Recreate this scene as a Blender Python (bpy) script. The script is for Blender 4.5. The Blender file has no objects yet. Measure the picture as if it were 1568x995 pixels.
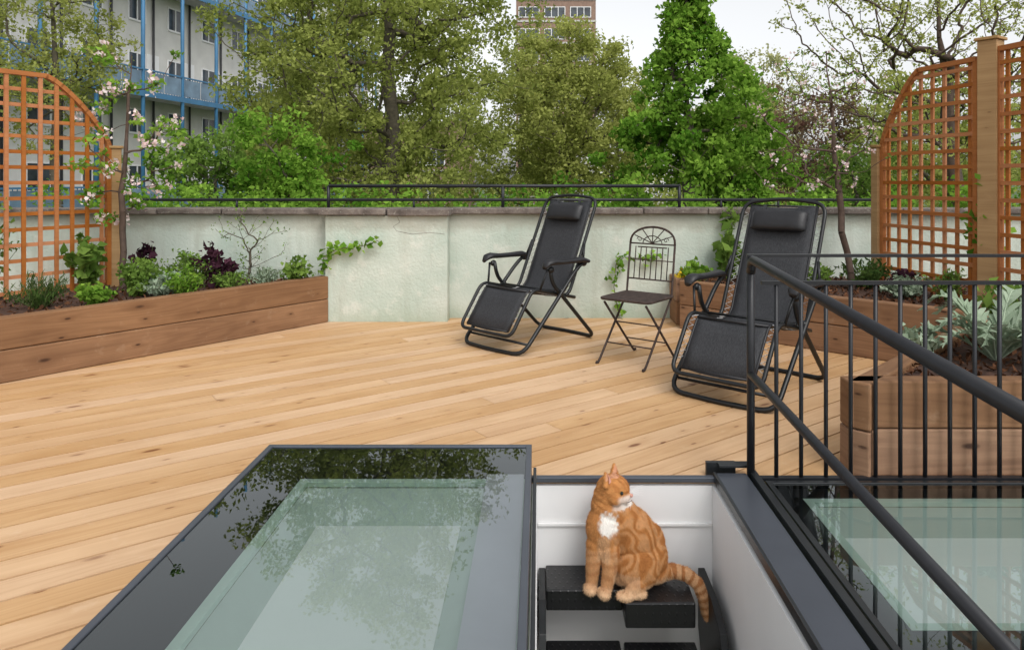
import bpy, math, random
import numpy as np
from mathutils import Vector, Matrix, noise
random.seed(7)
scene=bpy.context.scene
V=Vector

# ------------------------------------------------------------------ helpers
def link(o,parent=None):
    scene.collection.objects.link(o)
    if parent is not None: o.parent=parent
    return o
def empty(name,loc=(0,0,0),rotz=0.0):
    e=bpy.data.objects.new(name,None); e.empty_display_size=.1
    e.location=loc; e.rotation_euler=(0,0,rotz); return link(e)
class MB:
    def __init__(s): s.v=[];s.f=[];s.uv=[];s.t=[]; s.sm=[]
    def add(s,vs,fs,tone=.5,uvs=None,smooth=False):
        o=len(s.v); s.v+= [tuple(p) for p in vs]
        for i,f in enumerate(fs):
            s.f.append(tuple(o+k for k in f)); s.t.append(tone); s.sm.append(smooth)
            s.uv+= (uvs[i] if uvs else [(vs[k][0]*1.0,vs[k][2]*1.0) for k in f])
    def box(s,c,size,ang=0.0,tone=None,M=None,pitch=0.0):
        hx,hy,hz=size[0]/2,size[1]/2,size[2]/2
        if tone is None: tone=random.random()
        ou,ov=random.random()*50,random.random()*50
        L=[(x,y,z) for x in(-hx,hx) for y in(-hy,hy) for z in(-hz,hz)]
        R=Matrix.Translation(V(c))@Matrix.Rotation(ang,4,'Z')@Matrix.Rotation(pitch,4,'Y')
        if M is not None: R=M@R
        W=[R@V(p) for p in L]
        F=[(0,1,3,2),(4,6,7,5),(0,4,5,1),(2,3,7,6),(0,2,6,4),(1,5,7,3)]
        ax=[0,0,1,1,2,2]; uvs=[]
        for f,a in zip(F,ax):
            if a==0: uvs.append([(L[k][1]+ou,L[k][2]+ov) for k in f])
            if a==1: uvs.append([(L[k][0]+ou,L[k][2]+ov) for k in f])
            if a==2: uvs.append([(L[k][0]+ou,L[k][1]+ov+.5) for k in f])
        s.add(W,F,tone,uvs)
    def tube(s,pts,r,n=8,tone=.5,closed=False,cap=True):
        pts=[V(p) for p in pts]; m=len(pts)
        rr=r if hasattr(r,'__len__') else [r]*m
        T=[]
        for i in range(m):
            a=pts[i-1] if (i>0 or closed) else pts[i]
            b=pts[(i+1)%m] if (i<m-1 or closed) else pts[i]
            d=(b-a); T.append(d.normalized() if d.length>1e-9 else V((0,0,1)))
        up=V((0,0,1)) if abs(T[0].z)<.9 else V((1,0,0))
        N=T[0].cross(up).normalized(); vs=[]
        for i in range(m):
            N=(N-T[i]*N.dot(T[i]))
            N=N.normalized() if N.length>1e-6 else T[i].orthogonal().normalized()
            B=T[i].cross(N)
            for k in range(n):
                a=2*math.pi*k/n
                vs.append(pts[i]+(N*math.cos(a)+B*math.sin(a))*rr[i])
        fs=[]
        for i in range(m if closed else m-1):
            j=(i+1)%m
            for k in range(n):
                fs.append((i*n+k,i*n+(k+1)%n,j*n+(k+1)%n,j*n+k))
        if cap and not closed:
            fs.append(tuple(range(n-1,-1,-1))); fs.append(tuple((m-1)*n+k for k in range(n)))
        s.add(vs,fs,tone,None,n>4)
    def ell(s,c,r,R=None,seg=16,ring=10,tone=.5):
        vs=[];fs=[]
        for i in range(ring+1):
            ph=math.pi*i/ring
            for k in range(seg):
                th=2*math.pi*k/seg
                p=V((math.sin(ph)*math.cos(th)*r[0],math.sin(ph)*math.sin(th)*r[1],math.cos(ph)*r[2]))
                if R is not None: p=R@p
                vs.append(V(c)+p)
        for i in range(ring):
            for k in range(seg):
                fs.append((i*seg+k,(i+1)*seg+k,(i+1)*seg+(k+1)%seg,i*seg+(k+1)%seg))
        s.add(vs,fs,tone,None,True)
    def build(s,name,mat,parent=None,bevel=0):
        me=bpy.data.meshes.new(name); me.from_pydata(s.v,[],s.f)
        me.uv_layers.new(name='UVMap')
        me.uv_layers[0].data.foreach_set('uv',np.array(s.uv,dtype=np.float32).ravel())
        at=me.attributes.new('tone','FLOAT','FACE'); at.data.foreach_set('value',np.array(s.t,dtype=np.float32))
        me.polygons.foreach_set('use_smooth',s.sm)
        me.materials.append(mat); me.update()
        o=bpy.data.objects.new(name,me); link(o,parent)
        if bevel:
            b=o.modifiers.new('bevel','BEVEL'); b.width=bevel; b.segments=2; b.limit_method='ANGLE'
        return o
def fillet(pts,rad,k=5):
    pts=[V(p) for p in pts]; out=[pts[0]]
    for i in range(1,len(pts)-1):
        p=pts[i]; a=(pts[i-1]-p); b=(pts[i+1]-p)
        r=min(rad,a.length*.45,b.length*.45); A=p+a.normalized()*r; B=p+b.normalized()*r
        for j in range(k+1):
            t=j/k; out.append(A*(1-t)**2+p*2*t*(1-t)+B*t*t)
    out.append(pts[-1]); return out

# ------------------------------------------------------------------ materials
def nt(name):
    m=bpy.data.materials.new(name); m.use_nodes=True
    n=m.node_tree.nodes; l=m.node_tree.links
    return m,n,l,n['Principled BSDF'],n['Material Output']
def math_(n,l,op,a,b=None,clamp=False):
    x=n.new('ShaderNodeMath'); x.operation=op; x.use_clamp=clamp
    for i,v in enumerate((a,b)):
        if v is None: continue
        if isinstance(v,(int,float)): x.inputs[i].default_value=v
        else: l.new(v,x.inputs[i])
    return x.outputs[0]
def mix(n,l,f,a,b,bt='MIX'):
    x=n.new('ShaderNodeMixRGB'); x.blend_type=bt
    for i,v in enumerate((f,a,b)):
        if isinstance(v,(int,float)): x.inputs[i].default_value=v
        elif isinstance(v,tuple): x.inputs[i].default_value=(v[0],v[1],v[2],1)
        else: l.new(v,x.inputs[i])
    return x.outputs[0]
def ramp(n,l,f,stops):
    x=n.new('ShaderNodeValToRGB'); cr=x.color_ramp
    while len(cr.elements)<len(stops): cr.elements.new(.5)
    for e,(p,c) in zip(cr.elements,stops):
        e.position=p; e.color=(c,c,c,1) if isinstance(c,(int,float)) else (c[0],c[1],c[2],1)
    l.new(f,x.inputs[0]); return x.outputs[0]
def noise_(n,l,vec,scale,detail=4,mapscale=None,rough=.55):
    if mapscale:
        mp=n.new('ShaderNodeMapping'); mp.inputs['Scale'].default_value=mapscale; l.new(vec,mp.inputs[0]); vec=mp.outputs[0]
    x=n.new('ShaderNodeTexNoise'); x.inputs['Scale'].default_value=scale; x.inputs['Detail'].default_value=detail
    x.inputs['Roughness'].default_value=rough
    l.new(vec,x.inputs['Vector']); return x.outputs[0]
def bump(n,l,h,bs,strength=.3,dist=.01):
    b=n.new('ShaderNodeBump'); b.inputs['Strength'].default_value=strength; b.inputs['Distance'].default_value=dist
    l.new(h,b.inputs['Height']); l.new(b.outputs[0],bs.inputs['Normal'])
def plain(name,col,rough=.5,metal=0,var=.15,scale=8,bmp=0,spec=.5):
    m,n,l,b,o=nt(name); tc=n.new('ShaderNodeTexCoord').outputs['Object']
    f=noise_(n,l,tc,scale,4)
    lo=tuple(c*(1-var) for c in col); hi=tuple(min(1,c*(1+var)) for c in col)
    l.new(ramp(n,l,f,[(.3,lo),(.7,hi)]),b.inputs['Base Color'])
    b.inputs['Roughness'].default_value=rough; b.inputs['Metallic'].default_value=metal
    b.inputs['Specular IOR Level'].default_value=spec
    if bmp: bump(n,l,f,b,bmp)
    return m
def wood(name,light,dark,knotc,rough=.6,kn=1.0,bs=.25,tonevar=.3,dirt=0,dc=(.75,.62,.48)):
    m,n,l,b,o=nt(name)
    uv=n.new('ShaderNodeUVMap').outputs[0]
    at=n.new('ShaderNodeAttribute'); at.attribute_name='tone'; tone=at.outputs['Fac']
    fine=noise_(n,l,uv,1,4,(3,120,1)); mid=noise_(n,l,uv,1,3,(1.3,22,1)); broad=noise_(n,l,uv,1,2,(.8,4,1))
    cont=noise_(n,l,uv,1,1,(.5,7,1))
    rings=math_(n,l,'SINE',math_(n,l,'MULTIPLY',cont,75.0))
    rr=ramp(n,l,rings,[(0.0,0.0),(.9,1.0)])
    c=mix(n,l,ramp(n,l,mid,[(.35,0.0),(.68,1.0)]),dark,light)
    c=mix(n,l,.38,c,mix(n,l,rr,light,dark))
    c=mix(n,l,math_(n,l,'MULTIPLY',ramp(n,l,fine,[(.4,1.0),(.6,0.0)]),.28),c,dark)
    c=mix(n,l,.45,c,mix(n,l,ramp(n,l,broad,[(.3,0.0),(.7,1.0)]),dark,light))
    for (sx,sy,thr,ks) in ((2.6,7.5,.42,1.0),(5.5,15,.62,.85)):
        mp=n.new('ShaderNodeMapping'); mp.inputs['Scale'].default_value=(sx,sy,1); l.new(uv,mp.inputs[0])
        vo=n.new('ShaderNodeTexVoronoi'); vo.inputs['Scale'].default_value=1; l.new(mp.outputs[0],vo.inputs['Vector'])
        sep=n.new('ShaderNodeSeparateColor'); l.new(vo.outputs['Color'],sep.inputs[0])
        mask=math_(n,l,'GREATER_THAN',sep.outputs[0],thr)
        halo=math_(n,l,'MULTIPLY',ramp(n,l,vo.outputs['Distance'],[(.06,1.0),(.38,0.0)]),mask)
        core=math_(n,l,'MULTIPLY',ramp(n,l,vo.outputs['Distance'],[(.07,1.0),(.13,0.0)]),mask)
        c=mix(n,l,math_(n,l,'MULTIPLY',halo,.6*kn*ks,True),c,dark)
        c=mix(n,l,math_(n,l,'MULTIPLY',core,min(1,.85*kn*ks)),c,knotc)
    if dirt:
        tc=n.new('ShaderNodeTexCoord').outputs['Object']; dn=noise_(n,l,tc,1.1,5,None,.65); d2=noise_(n,l,tc,9,4,None,.7)
        c=mix(n,l,math_(n,l,'MULTIPLY',ramp(n,l,dn,[(.45,0.0),(.7,1.0)]),dirt),c,tuple(x*.8 for x in dark))
        c=mix(n,l,math_(n,l,'MULTIPLY',ramp(n,l,d2,[(.6,0.0),(.75,1.0)]),dirt*.8),c,dc)
    hs=n.new('ShaderNodeHueSaturation'); l.new(c,hs.inputs['Color'])
    l.new(math_(n,l,'ADD',math_(n,l,'MULTIPLY',tone,tonevar),1-tonevar*.5),hs.inputs['Value'])
    l.new(math_(n,l,'ADD',math_(n,l,'MULTIPLY',tone,-.2),1.08),hs.inputs['Saturation'])
    l.new(hs.outputs[0],b.inputs['Base Color']); b.inputs['Roughness'].default_value=rough
    b.inputs['Specular IOR Level'].default_value=.3
    bump(n,l,mid,b,bs,.004)
    return m
def leafmat(name,dark,light,trans=.42):
    m,n,l,b,o=nt(name); n.remove(b)
    at=n.new('ShaderNodeAttribute'); at.attribute_name='tone'
    c=ramp(n,l,at.outputs['Fac'],[(0.0,dark),(1.0,light)])
    d=n.new('ShaderNodeBsdfDiffuse'); t=n.new('ShaderNodeBsdfTranslucent')
    l.new(c,d.inputs[0]); l.new(c,t.inputs[0])
    m1=n.new('ShaderNodeMixShader'); m1.inputs[0].default_value=trans; l.new(d.outputs[0],m1.inputs[1]); l.new(t.outputs[0],m1.inputs[2])
    l.new(m1.outputs[0],o.inputs[0]); return m

M_deck=wood('deck_pine',(.64,.425,.24),(.46,.265,.125),(.19,.075,.03),.55,1.15,.25,.16,.28,(.70,.55,.40))
M_slp=wood('sleeper_wood',(.34,.19,.10),(.17,.085,.042),(.05,.022,.011),.75,1.4,.6,.3,.35,(.42,.30,.20))
M_trel=wood('trellis_wood',(.50,.195,.06),(.36,.12,.033),(.2,.06,.02),.6,.3,.3,.35)
M_post=wood('post_wood',(.46,.29,.13),(.31,.175,.07),(.12,.05,.02),.65,1.0,.4,.2)
M_black=plain('black_metal',(.009,.010,.011),.4,.0,.2,20,spec=.4)
M_rail=plain('railing_paint',(.012,.013,.016),.42,.0,.2,20,spec=.4)
M_rust=plain('rusty_iron',(.05,.032,.026),.7,.3,.5,40,.2)
M_white=plain('white_plaster',(.74,.74,.74),.6,0,.05,2)
M_frame=plain('grey_aluminium',(.085,.095,.115),.35,.4,.08,4)
M_darkfr=plain('dark_frit',(.012,.014,.016),.3,0,.1,5)
M_mint=plain('glass_edge_mint',(.66,.80,.72),.4,0,.06,6)
M_reveal=plain('reveal_grey',(.58,.66,.62),.6,0,.06,3)
M_well=plain('light_well_white',(.93,.95,.94),.6,0,.02,2)
M_lilac=plain('insulated_upstand',(.60,.59,.65),.6,0,.05,3)
M_soil=plain('soil_bark',(.06,.028,.017),.95,0,.6,35,.8)
M_roof=plain('roof_felt',(.10,.09,.08),.9,0,.2,3)
M_bark=plain('tree_bark',(.095,.08,.055),.9,0,.35,9,.4)
M_barkd=plain('twig_bark',(.085,.055,.04),.85,0,.3,15)

def mat_wall():
    m,n,l,b,o=nt('mint_render'); tc=n.new('ShaderNodeTexCoord').outputs['Object']
    a=noise_(n,l,tc,1.6,6); s=noise_(n,l,tc,1,5,(7,7,.9)); f=noise_(n,l,tc,40,4); g=noise_(n,l,tc,5,6,None,.7)
    c=mix(n,l,ramp(n,l,a,[(.35,0.0),(.65,1.0)]),(.42,.50,.43),(.57,.61,.54))
    c=mix(n,l,math_(n,l,'MULTIPLY',ramp(n,l,s,[(.50,0.0),(.75,1.0)]),.5),c,(.34,.34,.27))
    c=mix(n,l,math_(n,l,'MULTIPLY',ramp(n,l,g,[(.56,0.0),(.64,1.0)]),.4),c,(.66,.66,.59))
    sp=n.new('ShaderNodeSeparateXYZ'); l.new(tc,sp.inputs[0])
    topd=ramp(n,l,math_(n,l,'ADD',sp.outputs[2],math_(n,l,'MULTIPLY',g,.25)),[(.93,0.0),(1.1,1.0)])
    c=mix(n,l,math_(n,l,'MULTIPLY',topd,.55),c,(.30,.29,.23))
    base=ramp(n,l,math_(n,l,'ADD',sp.outputs[2],math_(n,l,'MULTIPLY',g,.2)),[(.08,1.0),(.26,0.0)])
    c=mix(n,l,math_(n,l,'MULTIPLY',base,.5),c,(.28,.34,.24))
    l.new(c,b.inputs['Base Color']); b.inputs['Roughness'].default_value=.85
    bump(n,l,math_(n,l,'ADD',f,math_(n,l,'MULTIPLY',g,2.0)),b,.35,.012); return m
def mat_coping():
    m,n,l,b,o=nt('weathered_coping'); tc=n.new('ShaderNodeTexCoord').outputs['Object']
    a=noise_(n,l,tc,6,8,None,.7); f=noise_(n,l,tc,60,3)
    c=ramp(n,l,a,[(.3,(.06,.048,.04)),(.5,(.14,.115,.10)),(.7,(.26,.225,.19))])
    c=mix(n,l,ramp(n,l,f,[(.62,0.0),(.7,.6)]),c,(.40,.39,.34))
    l.new(c,b.inputs['Base Color']); b.inputs['Roughness'].default_value=.95; bump(n,l,a,b,.8,.02); return m
def mat_fabric():
    m,n,l,b,o=nt('mesh_fabric'); uvn=n.new('ShaderNodeTexCoord').outputs['Object']
    f=noise_(n,l,uvn,1,2,(60,420,60)); g=noise_(n,l,uvn,4,4)
    c=mix(n,l,g,(.016,.017,.019),(.034,.035,.039)); c=mix(n,l,ramp(n,l,f,[(.42,0.0),(.62,.7)]),c,(.055,.057,.062))
    l.new(c,b.inputs['Base Color']); b.inputs['Roughness'].default_value=.65; b.inputs['Specular IOR Level'].default_value=.25
    bump(n,l,f,b,.4,.002); return m
def mat_glass():
    m,n,l,b,o=nt('skylight_glass'); n.remove(b)
    tr=n.new('ShaderNodeBsdfTransparent'); tr.inputs[0].default_value=(.93,.985,.96,1)
    gl=n.new('ShaderNodeBsdfGlossy'); gl.inputs['Roughness'].default_value=0.0; gl.inputs[0].default_value=(.95,1,1,1)
    fr=n.new('ShaderNodeFresnel'); fr.inputs[0].default_value=1.95
    mx=n.new('ShaderNodeMixShader')
    tc=n.new('ShaderNodeTexCoord').outputs['Object']
    w=noise_(n,l,tc,1.3,1); bb=n.new('ShaderNodeBump'); bb.inputs['Strength'].default_value=.04; bb.inputs['Distance'].default_value=.05
    l.new(w,bb.inputs['Height']); l.new(bb.outputs[0],gl.inputs['Normal'])
    l.new(fr.outputs[0],mx.inputs[0]); l.new(tr.outputs[0],mx.inputs[1]); l.new(gl.outputs[0],mx.inputs[2]); l.new(mx.outputs[0],o.inputs[0]); return m
M_wall=mat_wall(); M_cop=mat_coping(); M_fabric=mat_fabric(); M_glass=mat_glass()

# ------------------------------------------------------------------ camera, light, world
cam=bpy.data.cameras.new('camera'); co=bpy.data.objects.new('camera',cam); link(co)
co.location=(0,0,1.3); co.rotation_euler=(math.radians(90),0,0)
cam.sensor_width=36; cam.lens=1100/1568*36; cam.shift_x=-41/1568; cam.shift_y=-222.5/1568
cam.clip_start=.05; cam.clip_end=2000; scene.camera=co
scene.view_settings.view_transform='Standard'; scene.view_settings.look='None'; scene.view_settings.exposure=0
w=bpy.data.worlds.new('World'); scene.world=w; w.use_nodes=True
n=w.node_tree.nodes; l=w.node_tree.links; bg=n['Background']
sky=n.new('ShaderNodeTexSky'); sky.sky_type='NISHITA'; sky.sun_disc=False
SX,SY=.42,-.90
sky.sun_elevation=math.radians(52); sky.sun_rotation=math.atan2(SX,SY)
sky.air_density=1.0; sky.dust_density=3.0; sky.ozone_density=1.0
hs=n.new('ShaderNodeHueSaturation'); hs.inputs['Saturation'].default_value=.10; hs.inputs['Value'].default_value=1.55
l.new(sky.outputs[0],hs.inputs['Color']); l.new(hs.outputs[0],bg.inputs[0]); bg.inputs[1].default_value=.15
sd=bpy.data.lights.new('sun','SUN'); sd.energy=.9; sd.angle=math.radians(20); sd.color=(1,.96,.90)
so=bpy.data.objects.new('sun',sd); link(so)
el=math.radians(52); dv=V((SX,SY,0)).normalized()*math.cos(el)+V((0,0,math.sin(el)))
so.rotation_euler=dv.to_track_quat('Z','Y').to_euler(); so.location=(5,-5,12)

# ------------------------------------------------------------------ deck
def clip(poly,a,b,c):
    out=[]
    for i in range(len(poly)):
        p=poly[i];q=poly[(i+1)%len(poly)]
        fp=a*p[0]+b*p[1]-c; fq=a*q[0]+b*q[1]-c
        if fp<=0: out.append(p)
        if (fp<0<fq) or (fq<0<fp):
            t=fp/(fp-fq); out.append((p[0]+(q[0]-p[0])*t,p[1]+(q[1]-p[1])*t))
    return out
D=V((.801,.598)).normalized(); P=V((-D.y,D.x))
regs=[[(0,-1,-3.125)],[(0,1,3.125),(1,0,-1.175)],[(0,1,.95),(-1,0,1.175)]]
outer=[(0,1,6.78),(-1,0,5.2),(1,0,4.2),(0,-1,1.5)]
mb=MB(); bw=.146; gap=.011
for i in range(-60,70):
    v0=i*bw; u=-14-random.random()*9
    while u<10:
        L=random.choice([9.0,10.2,12.0]); tone=random.random(); ou,ov=random.random()*60,random.random()*60
        quad=[(u+.0015,v0),(u+L-.0015,v0),(u+L-.0015,v0+bw-gap),(u+.0015,v0+bw-gap)]
        W=[tuple(D*a+P*b) for a,b in quad]
        for rg in regs:
            pl=W
            for h in outer+rg:
                pl=clip(pl,*h)
                if len(pl)<3: break
            if len(pl)<3: continue
            k=len(pl); top=[(x,y,0.0) for x,y in pl]; bot=[(x,y,-.028) for x,y in pl]
            fs=[tuple(range(k))]+[(j,j+k,(j+1)%k+k,(j+1)%k) for j in range(k)]
            vs=top+bot
            uu=[]
            for f in fs: uu.append([((V(vs[q][:2]).dot(D))+ou,(V(vs[q][:2]).dot(P)-v0)+ov+(.0 if q<k else .03)) for q in f])
            mb.add(vs,fs,tone,uu)
        u+=L
mb.build('wooden_deck',M_deck,None,.0015)
mb=MB()
for x0,x1,y0,y1 in [(-9,9,3.14,6.9),(-9,-1.19,-2,3.14),(-1.19,9,-2,.93),(3.3,9,.93,3.14)]:
    mb.add([(x0,y0,-.05),(x1,y0,-.05),(x1,y1,-.05),(x0,y1,-.05)],[(0,1,2,3)],.5)
mb.build('flat_roof',M_roof)

# ------------------------------------------------------------------ parapet wall
e=empty('parapet_wall')
mb=MB(); mb.box((0,6.86,-1.52),(18,.22,5.0),0,.5); mb.box((-1.395,6.66,.475),(1.12,.18,.99),0,.5)
mb.build('render_wall',M_wall,e,.006)
mb=MB(); x=-9
while x<9:
    L=random.choice([.9,.92,.6])
    mb.box((x+L/2,6.86+random.uniform(-.004,.004),1.003+random.uniform(-.003,.003)),(L-.008,.34,.055)); x+=L
mb.box((-1.70,6.66,1.005),(.61,.27,.06)); mb.box((-1.095,6.66,1.000),(.57,.27,.062))
mb.build('coping_stones',M_cop,e,.01)
mb=MB()
crk=[(-1.30,6.5695,.97),(-1.27,6.5695,.91),(-1.33,6.5695,.87),(-1.30,6.5695,.83),(-1.16,6.5695,.80),(-1.0,6.5695,.815),(-.86,6.5695,.80)]
mb.tube(crk,.0017,4)
mb.build('render_cracks',M_cop,e)
e=empty('parapet_handrail'); mb=MB()
mb.tube([(-3.9,6.9,1.105),(3.4,6.9,1.105)],.014,8)
mb.tube([(-2.02,6.9,1.237),(1.36,6.9,1.237)],.016,8)
for x in(-2.02,-.345,1.35): mb.tube([(x,6.9,1.0),(x,6.9,1.237)],.016,8)
for x in(-3.8,-2.9,-1.2,.5,1.75,2.3,3.3): mb.tube([(x,6.9,1.0),(x,6.9,1.105)],.012,6)
mb.build('rails',M_rail,e)

# ------------------------------------------------------------------ planters
def sleepers(mb,p0,p1,side,h=.42,layers=2,th=.095,ext=0):
    p0=V(p0);p1=V(p1); d=(p1-p0); L=d.length; ang=math.atan2(d.y,d.x); nrm=V((-d.y,d.x)).normalized()*side
    c=(p0+p1)/2+nrm*th/2
    for k in range(layers):
        hh=h/layers; o=nrm*random.uniform(-.003,.003)
        mb.box((c.x+o.x,c.y+o.y,hh*(k+.5)),(L+ext,th,hh-.004),ang)
def leaf_mesh(name,Pn,size,tone,mat,parent,rng,aspect=.6,bias=None,fold=.18):
    N=len(Pn); a=rng.normal(size=(N,3))
    if bias is not None: a=a*bias[1]+np.array(bias[0])
    a/=np.linalg.norm(a,axis=1)[:,None]+1e-9
    r=rng.normal(size=(N,3)); b=np.cross(a,r); b/=np.linalg.norm(b,axis=1)[:,None]+1e-9; c=np.cross(a,b)
    s=(np.ones(N)*size)[:,None]
    v=np.stack([Pn-a*s*.5,Pn+b*s*aspect*.5+c*s*fold-a*s*.08,Pn+a*s*.5,Pn-b*s*aspect*.5+c*s*fold-a*s*.08],axis=1).reshape(-1,3).astype(np.float32)
    me=bpy.data.meshes.new(name); me.vertices.add(4*N); me.vertices.foreach_set('co',v.ravel())
    me.loops.add(4*N); me.loops.foreach_set('vertex_index',np.arange(4*N,dtype=np.int32))
    me.polygons.add(N); me.polygons.foreach_set('loop_start',np.arange(0,4*N,4,dtype=np.int32))
    try: me.polygons.foreach_set('loop_total',np.full(N,4,dtype=np.int32))
    except Exception: pass
    me.update(calc_edges=True)
    at=me.attributes.new('tone','FLOAT','FACE'); at.data.foreach_set('value',np.clip(tone,0,1).astype(np.float32))
    me.materials.append(mat); o=bpy.data.objects.new(name,me); return link(o,parent)
M_chip=leafmat('bark_chip',(.04,.018,.010),(.19,.09,.05),.0)
def soil(e,poly,z,seed,n=1400):
    mb=MB(); k=len(poly)
    mb.add([(x,y,z) for x,y in poly],[tuple(range(k))],.5); mb.build('soil',M_soil,e)
    rng=np.random.default_rng(seed); xs=[p[0] for p in poly]; ys=[p[1] for p in poly]; pts=[]
    def ins(x,y):
        c=False
        for i in range(k):
            a=poly[i];b=poly[i-1]
            if (a[1]>y)!=(b[1]>y) and x<(b[0]-a[0])*(y-a[1])/(b[1]-a[1])+a[0]: c=not c
        return c
    while len(pts)<n:
        x=rng.uniform(min(xs),max(xs));y=rng.uniform(min(ys),max(ys))
        if ins(x,y): pts.append((x,y,z+rng.uniform(0,.025)))
    leaf_mesh('bark_chips',np.array(pts),rng.uniform(.02,.06,n),rng.random(n),M_chip,e,rng,.5)

e=empty('timber_planter'); mb=MB()
sleepers(mb,(-4.45,3.22),(-1.92,6.56),1)
mb.build('sleepers',M_slp,e,.008)
soil(e,[(-4.5,3.3),(-2.0,6.56),(-2.0,6.73),(-3.85,6.73),(-5.0,4.2)],.37,1)
e=empty('timber_planter'); mb=MB()
sleepers(mb,(1.226,6.27),(2.94,4.73),1)
sleepers(mb,(1.226,6.74),(1.226,6.42),1)
sleepers(mb,(2.93,4.76),(1.36,3.16),1)
sleepers(mb,(1.355,3.145),(4.0,3.145),1)
mb.build('sleepers',M_slp,e,.008)
soil(e,[(1.3,6.3),(1.3,6.73),(3.9,6.73),(3.9,3.2),(1.5,3.2),(3.03,4.76)],.38,2,3600)

# ------------------------------------------------------------------ trellises
def trellis(name,p0,d,length,ztop,zlow,curve,zbot=.38,pitch=.122,posts=()):
    e=empty(name); mb=MB(); d=V(d).normalized(); ang=math.atan2(d.y,d.x); p0=V(p0)
    nr=V((-d.y,d.x)); ex=1.25
    def top(s):
        if s>=curve: return ztop
        return zlow+(ztop-zlow)*max(0,1-(1-s/curve)**ex)**(1/ex)
    def at(s,o=0): return p0+d*s+nr*o
    s=.06
    while s<length-.03:
        t=top(s); q=at(s,.0085); mb.box((q.x,q.y,(t+zbot)/2),(.029,.016,t-zbot),ang); s+=pitch
    z=zbot+.04
    while z<ztop-.03:
        s0=0
        while s0<length and top(s0)<z: s0+=.01
        q=at((s0+length)/2,-.0085); mb.box((q.x,q.y,z),(length-s0,.016,.029),ang); z+=pitch
    k=14
    ss=[curve*(1-math.cos(math.pi/2*i/k)) for i in range(k+1)]+[length] if curve>0 else [0,length]
    for a,b in zip(ss[:-1],ss[1:]):
        A=at(a);B=at(b); za,zb=top(a),top(b); dx=(B-A).length; L=math.hypot(dx,zb-za); pt=-math.atan2(zb-za,dx)
        mb.box(((A.x+B.x)/2,(A.y+B.y)/2,(za+zb)/2),(L+.012,.046,.036),ang,.4,None,pt)
    for s in (0,length):
        q=at(s); mb.box((q.x,q.y,(top(s)+zbot)/2),(.038,.040,top(s)-zbot-.02),ang)
    mb.build('lattice',M_trel,e)
    pm=MB()
    for s,h,wd,rot in posts:
        q=at(s); pm.box((q.x,q.y,h/2),(wd,wd,h),rot,.6); pm.box((q.x,q.y,h+.012),(wd+.03,wd+.03,.022),rot,.3)
    if posts: pm.build('posts',M_post,e,.004)
trellis('garden_trellis',(-3.73,6.22),(-.52,-1),2.6,2.13,1.60,.50,posts=[(-.07,1.57,.085,.5)])
trellis('garden_trellis',(3.0,6.26),(.25,-1),.98,2.19,1.60,.42,posts=[(-.06,1.58,.085,.2)])
trellis('garden_trellis',(3.285,5.12),(.25,-1),1.8,2.23,2.23,0,posts=[(-.075,2.30,.13,.62)])

# ------------------------------------------------------------------ skylight (sliding pane)
def sheet(name,x0,x1,y0,y1,z,mat,parent):
    mb=MB(); mb.add([(x0,y0,z),(x1,y0,z),(x1,y1,z),(x0,y1,z)],[(0,1,2,3)],.5); return mb.build(name,mat,parent)
e=empty('sliding_skylight')
x0,x1,y0,y1,zt=-1.17,-.03,.98,3.12,.15
mb=MB(); t=.024
mb.box(((x0+x1)/2,y1-t/2,zt/2+.002),(x1-x0,t,zt),0,.5); mb.box(((x0+x1)/2,y0+t/2,zt/2+.002),(x1-x0,t,zt),0,.5)
mb.box((x0+t/2,(y0+y1)/2,zt/2+.002),(t,y1-y0-2*t,zt),0,.5); mb.box((x1-t/2,(y0+y1)/2,zt/2+.002),(t,y1-y0-2*t,zt),0,.5)
mb.build('frame',M_frame,e,.003)
sheet('glass_pane',x0+t,x1-t,y0+t,y1-t,zt-.004,M_glass,e)
def ring(mb,a0,a1,b0,b1,c0,c1,d0,d1,z,th,tone=.5):
    mb.box(((a0+a1)/2,(c1+d1)/2,z),(a1-a0,c1-d1,th),0,tone); mb.box(((a0+a1)/2,(c0+d0)/2,z),(a1-a0,d0-c0,th),0,tone)
    mb.box(((a0+b0)/2,(d0+d1)/2,z),(b0-a0,d1-d0,th),0,tone); mb.box(((a1+b1)/2,(d0+d1)/2,z),(a1-b1,d1-d0,th),0,tone)
def lightwell(e,xa,xb,ya,yb,band,zt,zf,ins,rb=None):
    bl,br,bn,bf=band; t=.024
    mb=MB(); ring(mb,xa+t,xb-t,xa+bl,xb-br,ya+t,yb-t,ya+bn,yb-bf,zt-.035,.02); mb.build('black_border',M_darkfr,e)
    mb=MB(); g=.034; ring(mb,xa+bl,xb-br,xa+bl+g,xb-br-g,ya+bn,yb-bf,ya+bn+g,yb-bf-g,zt-.033,.018); mb.build('inner_edge',M_mint,e)
    X0,X1,Y0,Y1=xa+bl+g,xb-br-g,ya+bn+g,yb-bf-g; z1=zt-.045
    mb=MB(); i0,i1,i2,i3=ins
    a=[(X0,Y0),(X1,Y0),(X1,Y1),(X0,Y1)]; b=[(X0+i0,Y0+i2),(X1-i1,Y0+i2),(X1-i1,Y1-i3),(X0+i0,Y1-i3)]
    for i in range(4):
        j=(i+1)%4; mb.add([(*a[i],z1),(*a[j],z1),(*b[j],zf),(*b[i],zf)],[(0,1,2,3)],.5)
    mb.build('reveal',M_reveal,e)
    mb=MB(); mb.add([(*p,zf+.001) for p in b],[(0,1,2,3)],.5); mb.build('blind',M_well,e)
lightwell(e,x0,x1,y0,y1,(.235,.024,.2,.30),zt,.02,(.08,.20,.1,.13))
sheet('upstand',-.205,-.058,1.1,2.86,zt-.022,M_lilac,e)

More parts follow.
